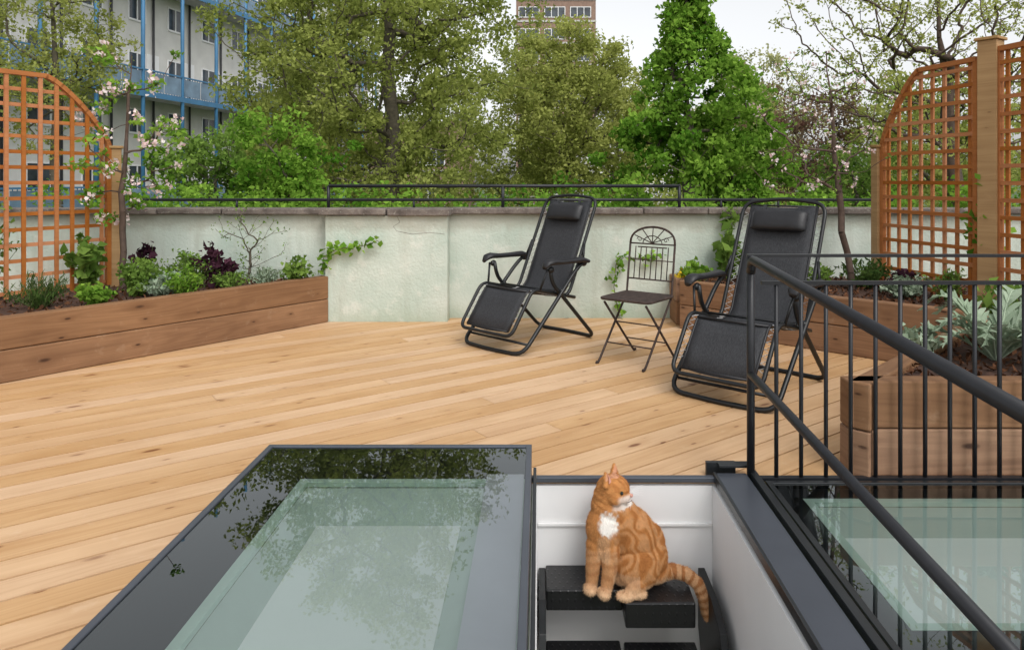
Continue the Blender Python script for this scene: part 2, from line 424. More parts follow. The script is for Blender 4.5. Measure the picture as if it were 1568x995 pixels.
e=empty('walk_on_skylight')
X0,X1,Y0,Y1=.965,2.9,.98,3.06
mb=MB(); t=.024
mb.box(((X0+X1)/2,Y1-t/2,-.01),(X1-X0,t,.06),0,.5); mb.box(((X0+X1)/2,Y0+t/2,-.01),(X1-X0,t,.06),0,.5)
mb.box((X0+t/2,(Y0+Y1)/2,-.01),(t,Y1-Y0-2*t,.06),0,.5); mb.box((X1-t/2,(Y0+Y1)/2,-.01),(t,Y1-Y0-2*t,.06),0,.5)
mb.build('frame',M_darkfr,e,.002)
sheet('glass_pane',X0+t,X1-t,Y0+t,Y1-t,.014,M_glass,e)
lightwell(e,X0,X1,Y0,Y1,(.115,.2,1.1,.12),.02,-.12,(.09,.05,.05,.06))

# ------------------------------------------------------------------ stair opening
e=empty('stair_opening')
mb=MB(); sx0,sx1,sy0,sy1=-.005,.747,.98,3.10
mb.box(((sx0+sx1)/2,sy1+.012,-1.3),(sx1-sx0+.1,.02,2.56),0,.5)
mb.box((sx1+.012,(sy0+sy1)/2,-1.3),(.02,sy1-sy0,2.56),0,.5)
mb.box((sx0-.012,(sy0+sy1)/2,-1.3),(.02,sy1-sy0,2.56),0,.5)
mb.box(((sx0+sx1)/2,sy1-.004,-.185),(sx1-sx0,.010,.010),0,.5)
mb.build('white_shaft',M_white,e)
mb=MB(); mb.box(((sx0+sx1)/2,1.9,-2.6),(3.5,4.0,.04),0,.5); mb.build('lower_floor',M_deck,e)
mb=MB(); mb.box(((sx0+sx1)/2+.02,sy1+.005,.008),(sx1-sx0+.10,.03,.022),0,.5)
mb.box((.835,(sy0+3.12)/2,.012),(.13,3.12-sy0,.03),0,.5)
mb.build('frame',M_frame,e,.003)
mb=MB(); mb.box((.762,2.05,.014),(.012,2.14,.036),0,.5); mb.box((.925,2.05,.018),(.03,2.14,.05),0,.5)
mb.box((.80,3.165,.03),(.13,.02,.06),0,.5); mb.box((.86,3.15,.052),(.15,.05,.012),0,.5)
mb.box((-.0165,2.04,.03),(.013,2.12,.06),0,.5)
mb.build('slide_track',M_darkfr,e,.002)

# staircase (paddle treads)
def mat_tread():
    m,n,l,b,o=nt('chequer_plate'); tc=n.new('ShaderNodeTexCoord').outputs['Object']
    mp=n.new('ShaderNodeMapping'); mp.inputs['Rotation'].default_value=(0,0,.78); mp.inputs['Scale'].default_value=(45,22,30); l.new(tc,mp.inputs[0])
    w1=n.new('ShaderNodeTexVoronoi'); w1.inputs['Scale'].default_value=1; w1.inputs['Randomness'].default_value=.0
    l.new(mp.outputs[0],w1.inputs['Vector'])
    b.inputs['Base Color'].default_value=(.009,.009,.010,1); b.inputs['Roughness'].default_value=.35
    bump(n,l,ramp(n,l,w1.outputs['Distance'],[(.15,1.0),(.35,0.0)]),b,.8,.004); return m
M_tread=mat_tread()
e=empty('paddle_staircase'); mb=MB()
mb.box((.185,3.0,-.40),(.31,.19,.085),0,.5); mb.box((.478,2.955,-.408),(.275,.28,.10),0,.5)
mb.box((.18,2.76,-.60),(.30,.34,.05),0,.5); mb.box((.49,2.84,-.60),(.29,.16,.05),0,.5)
mb.box((.185,2.56,-.86),(.31,.19,.05),0,.5); mb.box((.478,2.5,-.86),(.275,.3,.05),0,.5)
mb.build('treads',M_tread,e,.006)
mb=MB()
def stringer(x):
    a=[(3.095,-.37),(3.095,-.62),(1.9,-2.5),(1.72,-2.5),(2.72,-.42),(2.86,-.37)]
    k=len(a); vs=[(x-.014,y,z) for y,z in a]+[(x+.014,y,z) for y,z in a]
    mb.add(vs,[tuple(range(k)),tuple(range(2*k-1,k-1,-1))]+[(i,i+k,(i+1)%k+k,(i+1)%k) for i in range(k)],.5)
stringer(.014); stringer(.70)
mb.build('stringers',M_black,e,.002)

# ------------------------------------------------------------------ metal railing
e=empty('metal_railing'); mb=MB(); ry=3.10
mb.tube([(.915,ry,0),(.915,ry,.975)],.017,10)
mb.box((2.2,ry,.972),(2.6,.03,.012),0,.5); mb.box((2.24,ry,.855),(2.56,.022,.016),0,.5)
x=1.025
while x<3.4:
    mb.tube([(x,ry,0.0),(x,ry,.85)],.0095,8); x+=.107
mb.tube([(3.45,ry,0),(3.45,ry,.975)],.017,10)
mb.box((2.2,ry,.012),(2.55,.03,.014),0,.5)
mb.tube(fillet([(.915,ry,.90),(.915,ry-.02,.957),(.915,1.0,.84)],.03),.0195,14)
mb.tube(fillet([(.915,ry,.46),(.915,ry-.1,.458),(.915,1.0,.365)],.03),.0175,14)
mb.tube([(.915,1.05,-.0),(.915,1.05,.84)],.017,10)
mb.build('rails_and_balusters',M_rail,e)

# ------------------------------------------------------------------ zero gravity loungers
M_lace=plain('elastic_lacing',(.36,.36,.36),.6,0,.5,60)
M_black2=plain('black_cushion',(.010,.010,.012),.5,0,.3,20,.2)
def lounger(name,loc,f):
    e=empty(name,loc,math.atan2(f[1],f[0])); W=.285
    mb=MB(); r=.0135
    mb.tube(fillet([(-.02,-W,.37),(-.10,-W,.41),(-.45,-W,1.14),(-.47,0,1.17),(-.45,W,1.14),(-.10,W,.41),(-.02,W,.37)],.09),r,8)
    mb.tube(fillet([(-.16,-W,.36),(.32,-W,.475),(.55,-W,.15),(.55,W,.15),(.32,W,.475),(-.16,W,.36)],.07),r,8)
    L=.335
    mb.tube(fillet([(-.20,-L,.64),(-.10,-L,.57),(.48,-L,.014),(.51,0,.014),(.48,L,.014),(-.10,L,.57),(-.20,L,.64)],.10),r+.002,8)
    K=.312
    mb.tube(fillet([(.16,-K,.62),(.13,-K,.50),(-.38,-K,.014),(-.40,0,.014),(-.38,K,.014),(.13,K,.50),(.16,K,.62)],.09),r+.002,8)
    mb.tube([(.40,-.32,.075),(.40,.32,.075)],.010,6)
    mb.tube([(.10,-.30,.44),(.10,.30,.44)],.009,6)
    for s in(-1,1):
        mb.tube([(-.27,s*.295,.78),(-.22,s*.322,.64)],.010,6)
        mb.tube([(.25,s*.29,.45),(.20,s*.325,.62)],.009,6)
        mb.ell((-.215,s*.335,.64),(.035,.022,.035)); mb.ell((.04,s*.325,.435),(.022,.02,.022)); mb.ell((.16,s*.325,.61),(.03,.02,.025))
    mb.build('tube_frame',M_black,e)
    mb=MB()
    for s in(-1,1):
        pts=[(-.26,.645,.028,.016),(-.18,.662,.036,.024),(-.05,.662,.038,.020),(.08,.664,.040,.020),(.17,.672,.045,.025),(.225,.662,.040,.025),(.25,.635,.024,.016)]
        vs=[]
        for x,z,h,tk in pts:
            for a in range(10):
                t=2*math.pi*a/10; vs.append((x,s*.34+math.cos(t)*h,z+math.sin(t)*tk))
        fs=[(i*10+a,i*10+(a+1)%10,(i+1)*10+(a+1)%10,(i+1)*10+a) for i in range(len(pts)-1) for a in range(10)]
        fs+=[tuple(range(10)),tuple(range(60,70))]
        mb.add(vs,fs,.5,None,True)
    mb.build('armrests',M_black2,e)
    P2=[(-.445,1.12),(-.36,.93),(-.27,.735),(-.19,.56),(-.135,.445),(-.085,.395),(0,.385),(.12,.405),(.24,.44),(.30,.455),(.335,.435),(.39,.365),(.455,.272),(.525,.178)]
    hw=.228; vs=[];nn=9
    for (x,z) in P2:
        for k in range(nn):
            y=-hw+2*hw*k/(nn-1); sag=.024*(1-(y/hw)**2)
            vs.append((x+sag*.4,y,z-sag*.6))
    fs=[(i*nn+k,i*nn+k+1,(i+1)*nn+k+1,(i+1)*nn+k) for i in range(len(P2)-1) for k in range(nn-1)]
    mb=MB(); mb.add(vs,fs,.5,None,True); o=mb.build('mesh_sling',M_fabric,e)
    so_=o.modifiers.new('s','SOLIDIFY'); so_.thickness=.005
    mb=MB()
    for s in(-1,1): mb.tube([(x,s*hw,z) for x,z in P2],.009,6)
    mb.tube([(P2[0][0],-hw,P2[0][1]),(P2[0][0],hw,P2[0][1])],.007,6); mb.tube([(P2[-1][0],-hw,P2[-1][1]),(P2[-1][0],hw,P2[-1][1])],.007,6)
    mb.tube([(.325,-hw,.452),(.325,hw,.452)],.008,6)
    mb.build('sling_hem',M_black2,e)
    lc=MB(); ln=[0]
    for a,b in zip(P2[:-1],P2[1:]): ln.append(ln[-1]+math.hypot(b[0]-a[0],b[1]-a[1]))
    def pp(t):
        for i in range(len(P2)-1):
            if t<=ln[i+1]:
                u=(t-ln[i])/(ln[i+1]-ln[i]); return P2[i][0]*(1-u)+P2[i+1][0]*u,P2[i][1]*(1-u)+P2[i+1][1]*u
        return P2[-1]
    for s in(-1,1):
        t=.05; pts=[]; k=0
        while t<ln[-1]-.03:
            x,z=pp(t); pts.append((x,s*(hw+.010 if k%2 else W-.004),z+.002)); t+=.021; k+=1
        lc.tube(pts,.0034,5)
    lc.build('lacing',M_lace,e)
    mb=MB(); n1,n2=14,16; vs=[]
    for i in range(n1+1):
        u=-1+2*i/n1; rr=(1-abs(u)**6)**.5*.97+.03
        for k in range(n2):
            a=2*math.pi*k/n2; ca,sa=math.cos(a),math.sin(a)
            cx=math.copysign(abs(ca)**.7,ca)*.038*rr; cz=math.copysign(abs(sa)**.8,sa)*.074*(.85+.15*rr)
            vs.append((-.355+cx*.90-cz*.43,u*.19,1.025+cz*.90+cx*.43))
    fs=[(i*n2+k,i*n2+(k+1)%n2,(i+1)*n2+(k+1)%n2,(i+1)*n2+k) for i in range(n1) for k in range(n2)]+[tuple(range(n2)),tuple(n1*n2+k for k in range(n2))]
    mb.add(vs,fs,.5,None,True); mb.build('headrest_pillow',M_black2,e)
    mb=MB()
    for y in(-.12,.12): mb.box((-.40,y,1.08),(.006,.025,.10),0,.5,None,-.4)
    mb.build('pillow_straps',M_fabric,e)
lounger('reclining_garden_chair',(-.03,5.83,0),(-.69,-.72))
lounger('reclining_garden_chair',(1.37,4.54,0),(-.66,-.75))

# ------------------------------------------------------------------ bistro chair
e=empty('bistro_chair',(.71,5.17,0),math.atan2(-.8,-.6)); mb=MB(); r=.0085; w_=.185
for s in(-1,1):
    y=s*w_
    mb.tube(fillet([(.26,y,.004),(.235,y,.006),(.21,y,.03),(-.17,y,.45),(-.225,y,.82)],.03),r,8)
    mb.tube(fillet([(-.27,y*.9,.004),(-.245,y*.9,.006),(-.22,y*.9,.03),(.18,y*.9,.43)],.03),r,8)
    mb.ell((.25,y,.010),(.014,.011,.011)); mb.ell((-.26,y*.9,.010),(.014,.011,.011))
arc=[]
for i in range(17):
    a=math.pi*i/16; arc.append((-.225-.022*math.sin(a),-math.cos(a)*w_,.82+.125*math.sin(a)**.8))
mb.tube(arc,r,8)
def bx(z): return -.17-(z-.45)*.149
mb.tube([(bx(.82),-w_,.82),(bx(.82),w_,.82)],.006,6); mb.tube([(bx(.85)+.004,-.12,.795),(bx(.85)+.004,.12,.795)],.005,6)
mb.tube([(bx(.56),-w_,.56),(bx(.56),w_,.56)],.006,6); mb.tube([(bx(.72),-w_,.70),(bx(.72),w_,.70)],.004,6)
for k in range(7):
    y=-.135+.045*k; mb.tube([(bx(.56),y,.56),(bx(.80),y,.80)],.0045,6)
for k in range(5):
    a=math.pi*(k+1)/6; mb.tube([(-.226,0,.825),(-.24,-math.cos(a)*w_*.95,.82+.12*math.sin(a))],.004,6)
a2=[]
for i in range(13):
    a=math.pi*i/12; a2.append((-.228,-math.cos(a)*.08,.82+.06*math.sin(a)))
mb.tube(a2,.004,6)
for s in(-1,1):
    sp=[(-.232,s*(.11+.022*math.cos(t)*(1-t/9)),.85+.022*math.sin(t)*(1-t/9)) for t in [i*.5 for i in range(15)]]
    mb.tube(sp,.003,5)
mb.tube([(.12,-w_,.13),(.12,w_,.13)],.005,6); mb.tube([(-.14,-w_*.9,.12),(-.14,w_*.9,.12)],.005,6)
mb.tube([(0,-w_,.262),(0,w_,.262)],.005,6)
mb.build('iron_frame',M_rust,e)
mb=MB()
mb.tube(fillet([(-.19,0,.455),(-.19,-.2,.455),(.20,-.2,.455),(.20,.2,.455),(-.19,.2,.455),(-.19,0,.455)],.06),.010,8)
for k in range(9):
    x=-.165+.042*k; mb.box((x,0,.458),(.034,.39,.008))
mb.build('slatted_seat',M_rust,e)

# ------------------------------------------------------------------ cat
S=.00268
CAT=empty('ginger_cat',(.335,2.95,-.357))
def q(px,py,dy=0): return V(((px-950)*S,dy*S,(900-py)*S))
mb=MB()
def E(px,py,dy,rx,ry,rz,rot=0):
    mb.ell(q(px,py,dy),(rx*S,ry*S,rz*S),Matrix.Rotation(math.radians(rot),3,'Y'),20,14)
E(986,862,10,38,35,38); E(974,868,-18,33,20,30); E(967,826,4,38,32,46,-34); E(948,804,0,34,30,38,-24)
E(926,812,-8,29,27,37,-4); E(922,838,-8,23,22,24); E(934,780,-3,29,27,28); E(1000,884,8,25,26,15)
E(994,848,20,28,18,34); E(958,880,-4,26,24,18)
def chain(pts,k=6):
    for (a,b) in zip(pts[:-1],pts[1:]):
        for i in range(k+1):
            t=i/k; E(*[a[j]*(1-t)+b[j]*t for j in range(3)],*([a[3]*(1-t)+b[3]*t]*3))
chain([(912,832,-14,15),(907,860,-18,11),(905,889,-18,8.5)]); E(902,893,-26,10,14,7)
chain([(932,838,-20,15),(931,862,-27,11),(926,889,-30,8.5)]); E(922,893,-37,10,14,7)
chain([(972,885,-30,13),(960,893,-38,8)]); E(953,895,-42,14,10,6); E(970,895,-36,16,10,6)
TAIL=[(1006,888,6,12),(1030,880,0,10),(1050,882,-6,9.5),(1066,894,-10,9),(1074,914,-12,8.5),(1078,934,-12,7.5),(1080,946,-12,5)]
chain(TAIL,6)
yaw=math.radians(-26); HF=V((math.cos(yaw),math.sin(yaw),0)); HL=V((-math.sin(yaw),math.cos(yaw),0)); HC=q(938,753,-6)
def hq(a,b,c): return HC+(HF*a+HL*b+V((0,0,c)))*S
Rh=Matrix.Rotation(yaw,3,'Z')
def HE(a,b,c,ra,rb,rc): mb.ell(hq(a,b,c),(ra*S,rb*S,rc*S),Rh,20,14)
HE(0,0,1,25,24,21); HE(-5,0,-10,25,24,20); HE(16,0,-8,12,13,9); HE(23,0,-5,6,6.5,5); HE(11,0,6,13,13,10)
for s in(-1,1):
    HE(8,s*14,-7,13,11,11); HE(19,s*5,-9,8,7.5,7)
HE(17,0,-15,8,8,5)
for s in(-1,1):
    for i in range(9):
        t=i/8; HE(-3-2*t,s*(13+6*t),12+18*t,(6.5-4*t),12.5*(1-t)+1.8,6-3*t)
me=bpy.data.meshes.new('cat_raw'); me.from_pydata(mb.v,[],mb.f)
ob=bpy.data.objects.new('cat_raw',me); link(ob)
rm=ob.modifiers.new('r','REMESH'); rm.mode='VOXEL'; rm.voxel_size=.0034
sm=ob.modifiers.new('s','SMOOTH'); sm.factor=.6; sm.iterations=5
dg=bpy.context.evaluated_depsgraph_get(); body=bpy.data.meshes.new_from_object(ob.evaluated_get(dg)); body.name='cat_body'
bpy.data.objects.remove(ob)
def sst(a,b,x):
    t=max(0,min(1,(x-a)/(b-a))); return t*t*(3-2*t)
def catcol(p):
    x=p.x/S+950; z=900-p.z/S; y=p.y/S
    nz=noise.noise(V((x*.04,y*.04,z*.04))); n2=noise.noise(V((x*.2,y*.2,z*.2)))
    orange=V((.50,.225,.075)); dark=V((.33,.115,.030)); cream=V((.68,.46,.28)); white=V((.85,.82,.77))
    c=orange*(1+.20*n2)
    h=p-HC; ha=h.dot(HF)/S; hb=h.dot(HL)/S; hc=h.z/S
    if x>1026:
        s=0; best=1e9; acc=0
        for a,b in zip(TAIL[:-1],TAIL[1:]):
            A=V((a[0],a[1]));B=V((b[0],b[1])); L=(B-A).length; t=max(0,min(1,(V((x,z))-A).dot(B-A)/L/L)); d=(A+(B-A)*t-V((x,z))).length
            if d<best: best=d; s=acc+t*L
            acc+=L
        k=math.sin(s*.52)
        return c.lerp(cream,.5).lerp(dark,.8*sst(0,.5,k))
    if h.length/S<52 and z<776:
        k=math.sin(hb*.6+nz*2) if hc>6 else math.sin(hc*.75+ha*.25+nz*2)
        c=c.lerp(dark,.5*sst(.1,.7,k))
        c=c.lerp(white,.6*sst(14,21,ha)*sst(0,-5,hc)); c=c.lerp(white,.5*sst(5,12,ha)*sst(-11,-16,hc))
        if hc>20 and ha>-3: c=c.lerp(V((.68,.38,.28)),.45)
        return c
    u=(x-930)*.85-(z-800)*.30+8*math.sin(z*.05)+nz*30
    k=math.sin(u*.36)+.35*n2
    if x>936: c=c.lerp(cream,.22*sst(.2,-.8,k)).lerp(dark,.62*sst(.0,.8,k)*sst(892,880,z))
    elif z<780: c=c.lerp(dark,.4*sst(.2,.7,math.sin(z*.45+nz*3)))
    if z>835 and x<942:
        c=c.lerp(cream,.3).lerp(dark,.4*sst(.1,.6,math.sin(z*.42+nz*2)))
    c=c.lerp(cream,.85*sst(880,892,z))
    d=math.hypot((x-930)/15,(z-794)/17)+.45*n2+.3*nz
    if y<2: c=c.lerp(white,.97*sst(1.2,.8,d))
    if y<-12 and 812<z<850: c=c.lerp(cream,.45*sst(12,6,abs(x-922)))
    if 935<x<975 and z>868 and y<-5: c=c.lerp(cream,.5)
    return c
ca=body.color_attributes.new('col','FLOAT_COLOR','POINT')
cols=[]
for v in body.vertices:
    c=catcol(v.co); cols+= [c.x,c.y,c.z,1]
ca.data.foreach_set('color',cols)
body.polygons.foreach_set('use_smooth',[True]*len(body.polygons))
def mat_fur():
    m,n,l,b,o=nt('cat_fur'); a=n.new('ShaderNodeAttribute'); a.attribute_name='col'
    l.new(a.outputs['Color'],b.inputs['Base Color']); b.inputs['Roughness'].default_value=.8; b.inputs['Specular IOR Level'].default_value=.15
    tc=n.new('ShaderNodeTexCoord').outputs['Object']; bump(n,l,noise_(n,l,tc,1,3,(500,500,180)),b,.5,.003); return m
M_fur=mat_fur(); body.materials.clear(); body.materials.append(M_fur)
bo=bpy.data.objects.new('body',body); link(bo,CAT)
body.calc_loop_triangles(); tri=np.array([t.vertices[:] for t in body.loop_triangles]); co_=np.array([v.co[:] for v in body.vertices]); no_=np.array([v.normal[:] for v in body.vertices])
rng=np.random.default_rng(5); A,B,C=co_[tri[:,0]],co_[tri[:,1]],co_[tri[:,2]]
ar=np.linalg.norm(np.cross(B-A,C-A),axis=1); NF=60000; idx=rng.choice(len(tri),NF,p=ar/ar.sum())
r1=np.sqrt(rng.random(NF))[:,None]; r2=rng.random(NF)[:,None]
pp=(1-r1)*A[idx]+r1*(1-r2)*B[idx]+r1*r2*C[idx]; nn_=no_[tri[idx,0]]
flow=np.tile(np.array([.25,0,-1.0]),(NF,1)); hd=pp[:,2]>(900-775)*S; flow[hd]=np.array([-1,.3,-.2])
tl=pp[:,0]>(1024-950)*S; flow[tl]=np.array([.5,0,-.8])
flow-=nn_*np.sum(flow*nn_,axis=1)[:,None]
d=nn_*.36+flow*.75+rng.normal(size=(NF,3))*.14; d/=np.linalg.norm(d,axis=1)[:,None]
sd_=np.cross(d,nn_+rng.normal(size=(NF,3))*.3); sd_/=np.linalg.norm(sd_,axis=1)[:,None]+1e-9
Ln=rng.uniform(.006,.0125,NF)[:,None]; Ln[hd]*=.55
vv=np.stack([pp-sd_*.0006,pp+sd_*.0006,pp+d*Ln],axis=1).reshape(-1,3)
fm=bpy.data.meshes.new('fur'); fm.from_pydata(vv.tolist(),[],np.arange(3*NF).reshape(-1,3).tolist())
fc=fm.color_attributes.new('col','FLOAT_COLOR','POINT'); cc=np.ones((3*NF,4),dtype=np.float32)
cb=np.array(cols).reshape(-1,4)[tri[idx,0],:3]*rng.uniform(.75,1.25,NF)[:,None]; cc[:,:3]=np.repeat(cb,3,axis=0); fc.data.foreach_set('color',np.clip(cc,0,1).ravel())
fm.materials.append(M_fur); fo=bpy.data.objects.new('fur',fm); link(fo,CAT)
mb=MB()
for s in(-1,1): mb.ell(hq(17.5,s*13.2,3),(4.0*S,3.8*S,3.2*S),Rh)
mb.build('eyes',plain('cat_iris',(.22,.17,.04),.1,0,.2,50),CAT)
mb=MB()
for s in(-1,1): mb.ell(hq(19.4,s*15.0,3.1),(2.6*S,2.4*S,2.7*S),Rh)
mb.tube([hq(30,0,-11),hq(27,-5,-13),hq(21,-10,-12)],.0011,5)
mb.build('pupils',plain('cat_pupil',(.005,.005,.005),.1),CAT)
mb=MB(); mb.ell(hq(29.5,0,-4),(2.6*S,3.6*S,2.6*S),Rh)
mb.add([hq(2.6,-24,17),hq(2.9,-13,17),hq(-.5,-18,28)],[(0,1,2)],.5)
mb.build('nose_and_inner_ear',plain('cat_pink',(.55,.28,.22),.5),CAT)
mb=MB()
for k in range(5):
    for s in(-1,1): mb.tube([hq(23,s*8,-9+k*1.3),hq(33,s*18,-9+k*3),hq(38,s*28,-13+k*4)],[.0005,.0004,.0002],4)
mb.build('whiskers',plain('whisker_white',(.85,.85,.85),.4),CAT)

# ------------------------------------------------------------------ trees
def tree(name,base,crown,rad,clumps,lpc,clr,leaf,lm,seed,shape='ell',r0=.012,bark=None,aspect=.6,tonev=.2,rough=.3,extra=None,trunk_top=.5,inner=.35,up=0.0):
    rng=np.random.default_rng(seed); e=empty(name,tuple(base)); base=np.array(base,float); crown=np.array(crown,float); rad=np.array(rad,float)
    top=crown+np.array([0,0,rad[2]*trunk_top]); nodes=[base.copy()]; par=[-1]; K=12
    for i in range(1,K+1):
        t=i/K; p=base*(1-t)+top*t; p[:2]+=rng.normal(size=2)*.02*rad[0]+np.array([math.sin(t*4+seed),math.cos(t*3+seed)])*.05*rad[0]*t; nodes.append(p); par.append(i-1)
    tips=[]; off=V((seed*3.1,seed*1.7,0))
    while len(tips)<clumps:
        if shape=='cone':
            t=rng.random()**1.3; rr=(1-t)**.75*(.35+.65*min(1,t*5+.2)); a=rng.random()*2*math.pi; ri=rr*(inner+(1-inner)*rng.random()**.5)
            dz=V((math.cos(a)*1.4,math.sin(a)*1.4,t*6)); ri*=1+rough*noise.noise(dz+off)+rough*.5*noise.noise(dz*2.7+off)
            p=crown+np.array([math.cos(a)*ri*rad[0],math.sin(a)*ri*rad[1],(-1+2*t)*rad[2]])
        else:
            d=rng.normal(size=3); d/=np.linalg.norm(d); rr=(inner+(1-inner)*rng.random()**.6)
            rr*=1+rough*noise.noise(V(d)*1.8+off)+rough*.5*noise.noise(V(d)*4.5+off)
            p=crown+d*rr*rad
        tips.append(p)
    tips.sort(key=lambda p:np.linalg.norm((p-crown)/rad))
    arr=np.zeros((len(nodes)+clumps*4,3)); m=len(nodes); arr[:m]=nodes; tipn=[]
    low=crown[2]-rad[2]*.95
    for p in tips:
        dd=p-arr[:m]; ds=np.linalg.norm(dd,axis=1); cost=ds+(1.0+up)*np.maximum(0,-dd[:,2]+(.25+up*.3)*ds)+(arr[:m,2]<low)*rad[2]*.7
        j=int(np.argmin(cost)); s=arr[j].copy(); L=ds[j]; pj=j
        for k in range(1,5):
            t=k/4; r=s*(1-t)+p*t+np.array([0,0,math.sin(t*math.pi)*-.05*L])
            if k<4: r+=rng.normal(size=3)*.035*L
            arr[m]=r; par.append(pj); pj=m; m+=1
        tipn.append(pj)
    cnt=np.zeros(m)
    for k in tipn: cnt[k]+=1
    for k in range(m-1,0,-1): cnt[par[k]]+=cnt[k]
    mb=MB()
    for k in range(1,m):
        j=par[k]; ra=r0*max(cnt[j],1)**.5; rb=r0*max(cnt[k],1)**.5
        if j>=K or k>K: ra=min(ra,rb*1.35)
        mb.tube([arr[j]-base,arr[k]-base],[ra,rb],6 if cnt[k]>6 else 3,cap=False)
    mb.build('trunk_and_branches',bark or M_bark,e)
    T=np.array(tips); ct=rng.normal(.5,tonev,clumps); cs=clr*rng.uniform(.6,1.35,clumps)
    N=clumps*lpc; idx=np.repeat(np.arange(clumps),lpc)
    off_=rng.normal(size=(N,3)); off_/=np.linalg.norm(off_,axis=1)[:,None]; off_*=(rng.random(N)**.5)[:,None]*np.array([1,1,.75])
    Pn=T[idx]+off_*cs[idx][:,None]
    leaf_mesh('foliage',Pn-base,leaf*rng.uniform(.6,1.3,N),ct[idx]+rng.normal(0,.15,N),lm,e,rng,aspect)
    if extra:
        em,en,es,ef=extra; sel=rng.choice(clumps,int(clumps*ef),replace=False)
        cen=T[sel][:, None,:]+rng.normal(size=(len(sel),2,3))*clr*.5; cen=cen.reshape(-1,3)
        pn=np.repeat(cen,en,axis=0)+rng.normal(size=(len(cen)*en,3))*es*.5
        leaf_mesh('blossom',pn-base,es*rng.uniform(.7,1.2,len(pn)),rng.random(len(pn)),em,e,rng,.9)
    return e
L_olive=leafmat('leaf_olive',(.205,.25,.055),(.47,.52,.145),.5)
L_yel=leafmat('leaf_yellowgreen',(.27,.31,.07),(.52,.55,.17),.5)
L_bright=leafmat('leaf_bright',(.085,.21,.02),(.33,.53,.08),.45)
L_mid=leafmat('leaf_mid',(.085,.17,.028),(.28,.42,.09))
L_dark=leafmat('leaf_dark',(.03,.07,.018),(.11,.18,.045))
L_maroon=leafmat('leaf_maroon',(.11,.05,.04),(.30,.22,.13))
L_pale=leafmat('leaf_pale',(.30,.33,.13),(.56,.56,.28))
L_pink=leafmat('blossom_pink',(.84,.60,.60),(.95,.89,.87),.3)
L_silver=leafmat('leaf_silver',(.18,.25,.16),(.45,.54,.40),.2)
L_purple=leafmat('leaf_purple',(.03,.012,.02),(.10,.04,.06),.2)
L_yflow=leafmat('yellow_flower',(.55,.38,.02),(.8,.62,.05),.2)
G=-4.0
tree('plane_tree',(-4.3,22,G),(-5.0,22,5.6),(4.6,3.6,7.2),620,85,.58,.14,L_olive,11,r0=.011)
tree('plane_tree',(-8.0,33,G),(-7.0,33,5.2),(5.2,3.6,7.0),260,75,.85,.21,L_olive,24,r0=.012)
tree('plane_tree',(1.2,30,G),(1.35,30,4.0),(3.3,2.8,4.1),350,80,.52,.165,L_yel,12,r0=.010)
tree('ash_tree',(-.9,41,G),(-.9,41,4.6),(3.6,3.0,5.6),200,70,.75,.22,L_olive,27,r0=.012)
tree('lime_tree',(3.3,16,G),(3.3,16,2.6),(2.15,1.8,3.2),320,80,.32,.135,L_bright,13,'cone',r0=.010,rough=1.0,trunk_top=.9,tonev=.28)
tree('lime_tree',(4.6,17,G),(4.5,17,1.7),(1.4,1.2,2.1),120,80,.34,.135,L_bright,23,r0=.010,rough=.6)
tree('copper_tree',(9.6,26,G),(9.6,26,2.7),(2.4,2.2,2.2),120,60,.5,.13,L_maroon,14,r0=.010)
tree('cherry_tree',(7.9,12.5,G),(7.0,12.5,3.9),(3.3,2.0,2.8),600,17,.20,.07,L_yel,15,r0=.0050,bark=M_barkd,inner=.15,up=.6,trunk_top=.2)
tree('silver_birch',(10.6,36,G),(10.6,36,4.2),(2.6,2.3,3.9),150,70,.6,.18,L_pale,16,r0=.012)
tree('ash_tree',(3.9,38,G),(4.1,38,3.9),(2.8,2.4,3.6),150,70,.6,.19,L_yel,17,r0=.012)
tree('ash_tree',(-14.3,21,G),(-14.2,21,5.4),(2.3,2.0,3.0),220,40,.4,.12,L_yel,18,r0=.008)
tree('hawthorn_tree',(-5.3,11.5,G),(-5.1,11.5,.9),(.95,.9,1.45),120,75,.22,.085,L_mid,19,r0=.006,rough=.6)
tree('hawthorn_tree',(-3.9,11,G),(-3.9,11,.95),(.95,.9,1.6),130,75,.22,.085,L_bright,20,r0=.006,rough=.7)
tree('hawthorn_tree',(7.3,15,G),(6.6,15,.7),(1.3,1.2,1.4),120,65,.28,.10,L_mid,21,r0=.007)
tree('willow_tree',(-9.5,26,G),(-8.8,26,2.4),(2.1,2.1,3.4),180,65,.5,.15,L_yel,29,r0=.010)
tree('ash_tree',(14.5,24,G),(13.2,24,2.4),(3.2,2.2,2.6),170,65,.5,.16,L_olive,31,r0=.010)
def mass(name,cent,clr,lpc,leaf,lm,seed):
    rng=np.random.default_rng(seed); T=np.array(cent,float); c=len(T); N=c*lpc; idx=np.repeat(np.arange(c),lpc)
    o=rng.normal(size=(N,3)); o/=np.linalg.norm(o,axis=1)[:,None]; o*=(rng.random(N)**.4)[:,None]
    ct=rng.normal(.5,.22,c); leaf_mesh(name,T[idx]+o*clr,leaf*rng.uniform(.6,1.3,N),ct[idx]+rng.normal(0,.14,N),lm,None,rng)
R=random.Random(3)
cs=[]
for i in range(400):
    x=R.uniform(-6.5,9); h=1.12+.30*noise.noise(V((x*.7,0,3)))+.30*noise.noise(V((x*2.5,0,3))); cs.append((x,R.uniform(9.0,10.4),R.uniform(-.4,h)))
mass('garden_hedge',cs,.22,65,.085,L_bright,4)
cs=[]
for i in range(560):
    x=R.uniform(-40,65); h=4.2+3.6*noise.noise(V((x*.09,0,9)))+1.4*noise.noise(V((x*.35,2,9))); cs.append((x,R.uniform(62,72),R.uniform(-3,max(0,h))))
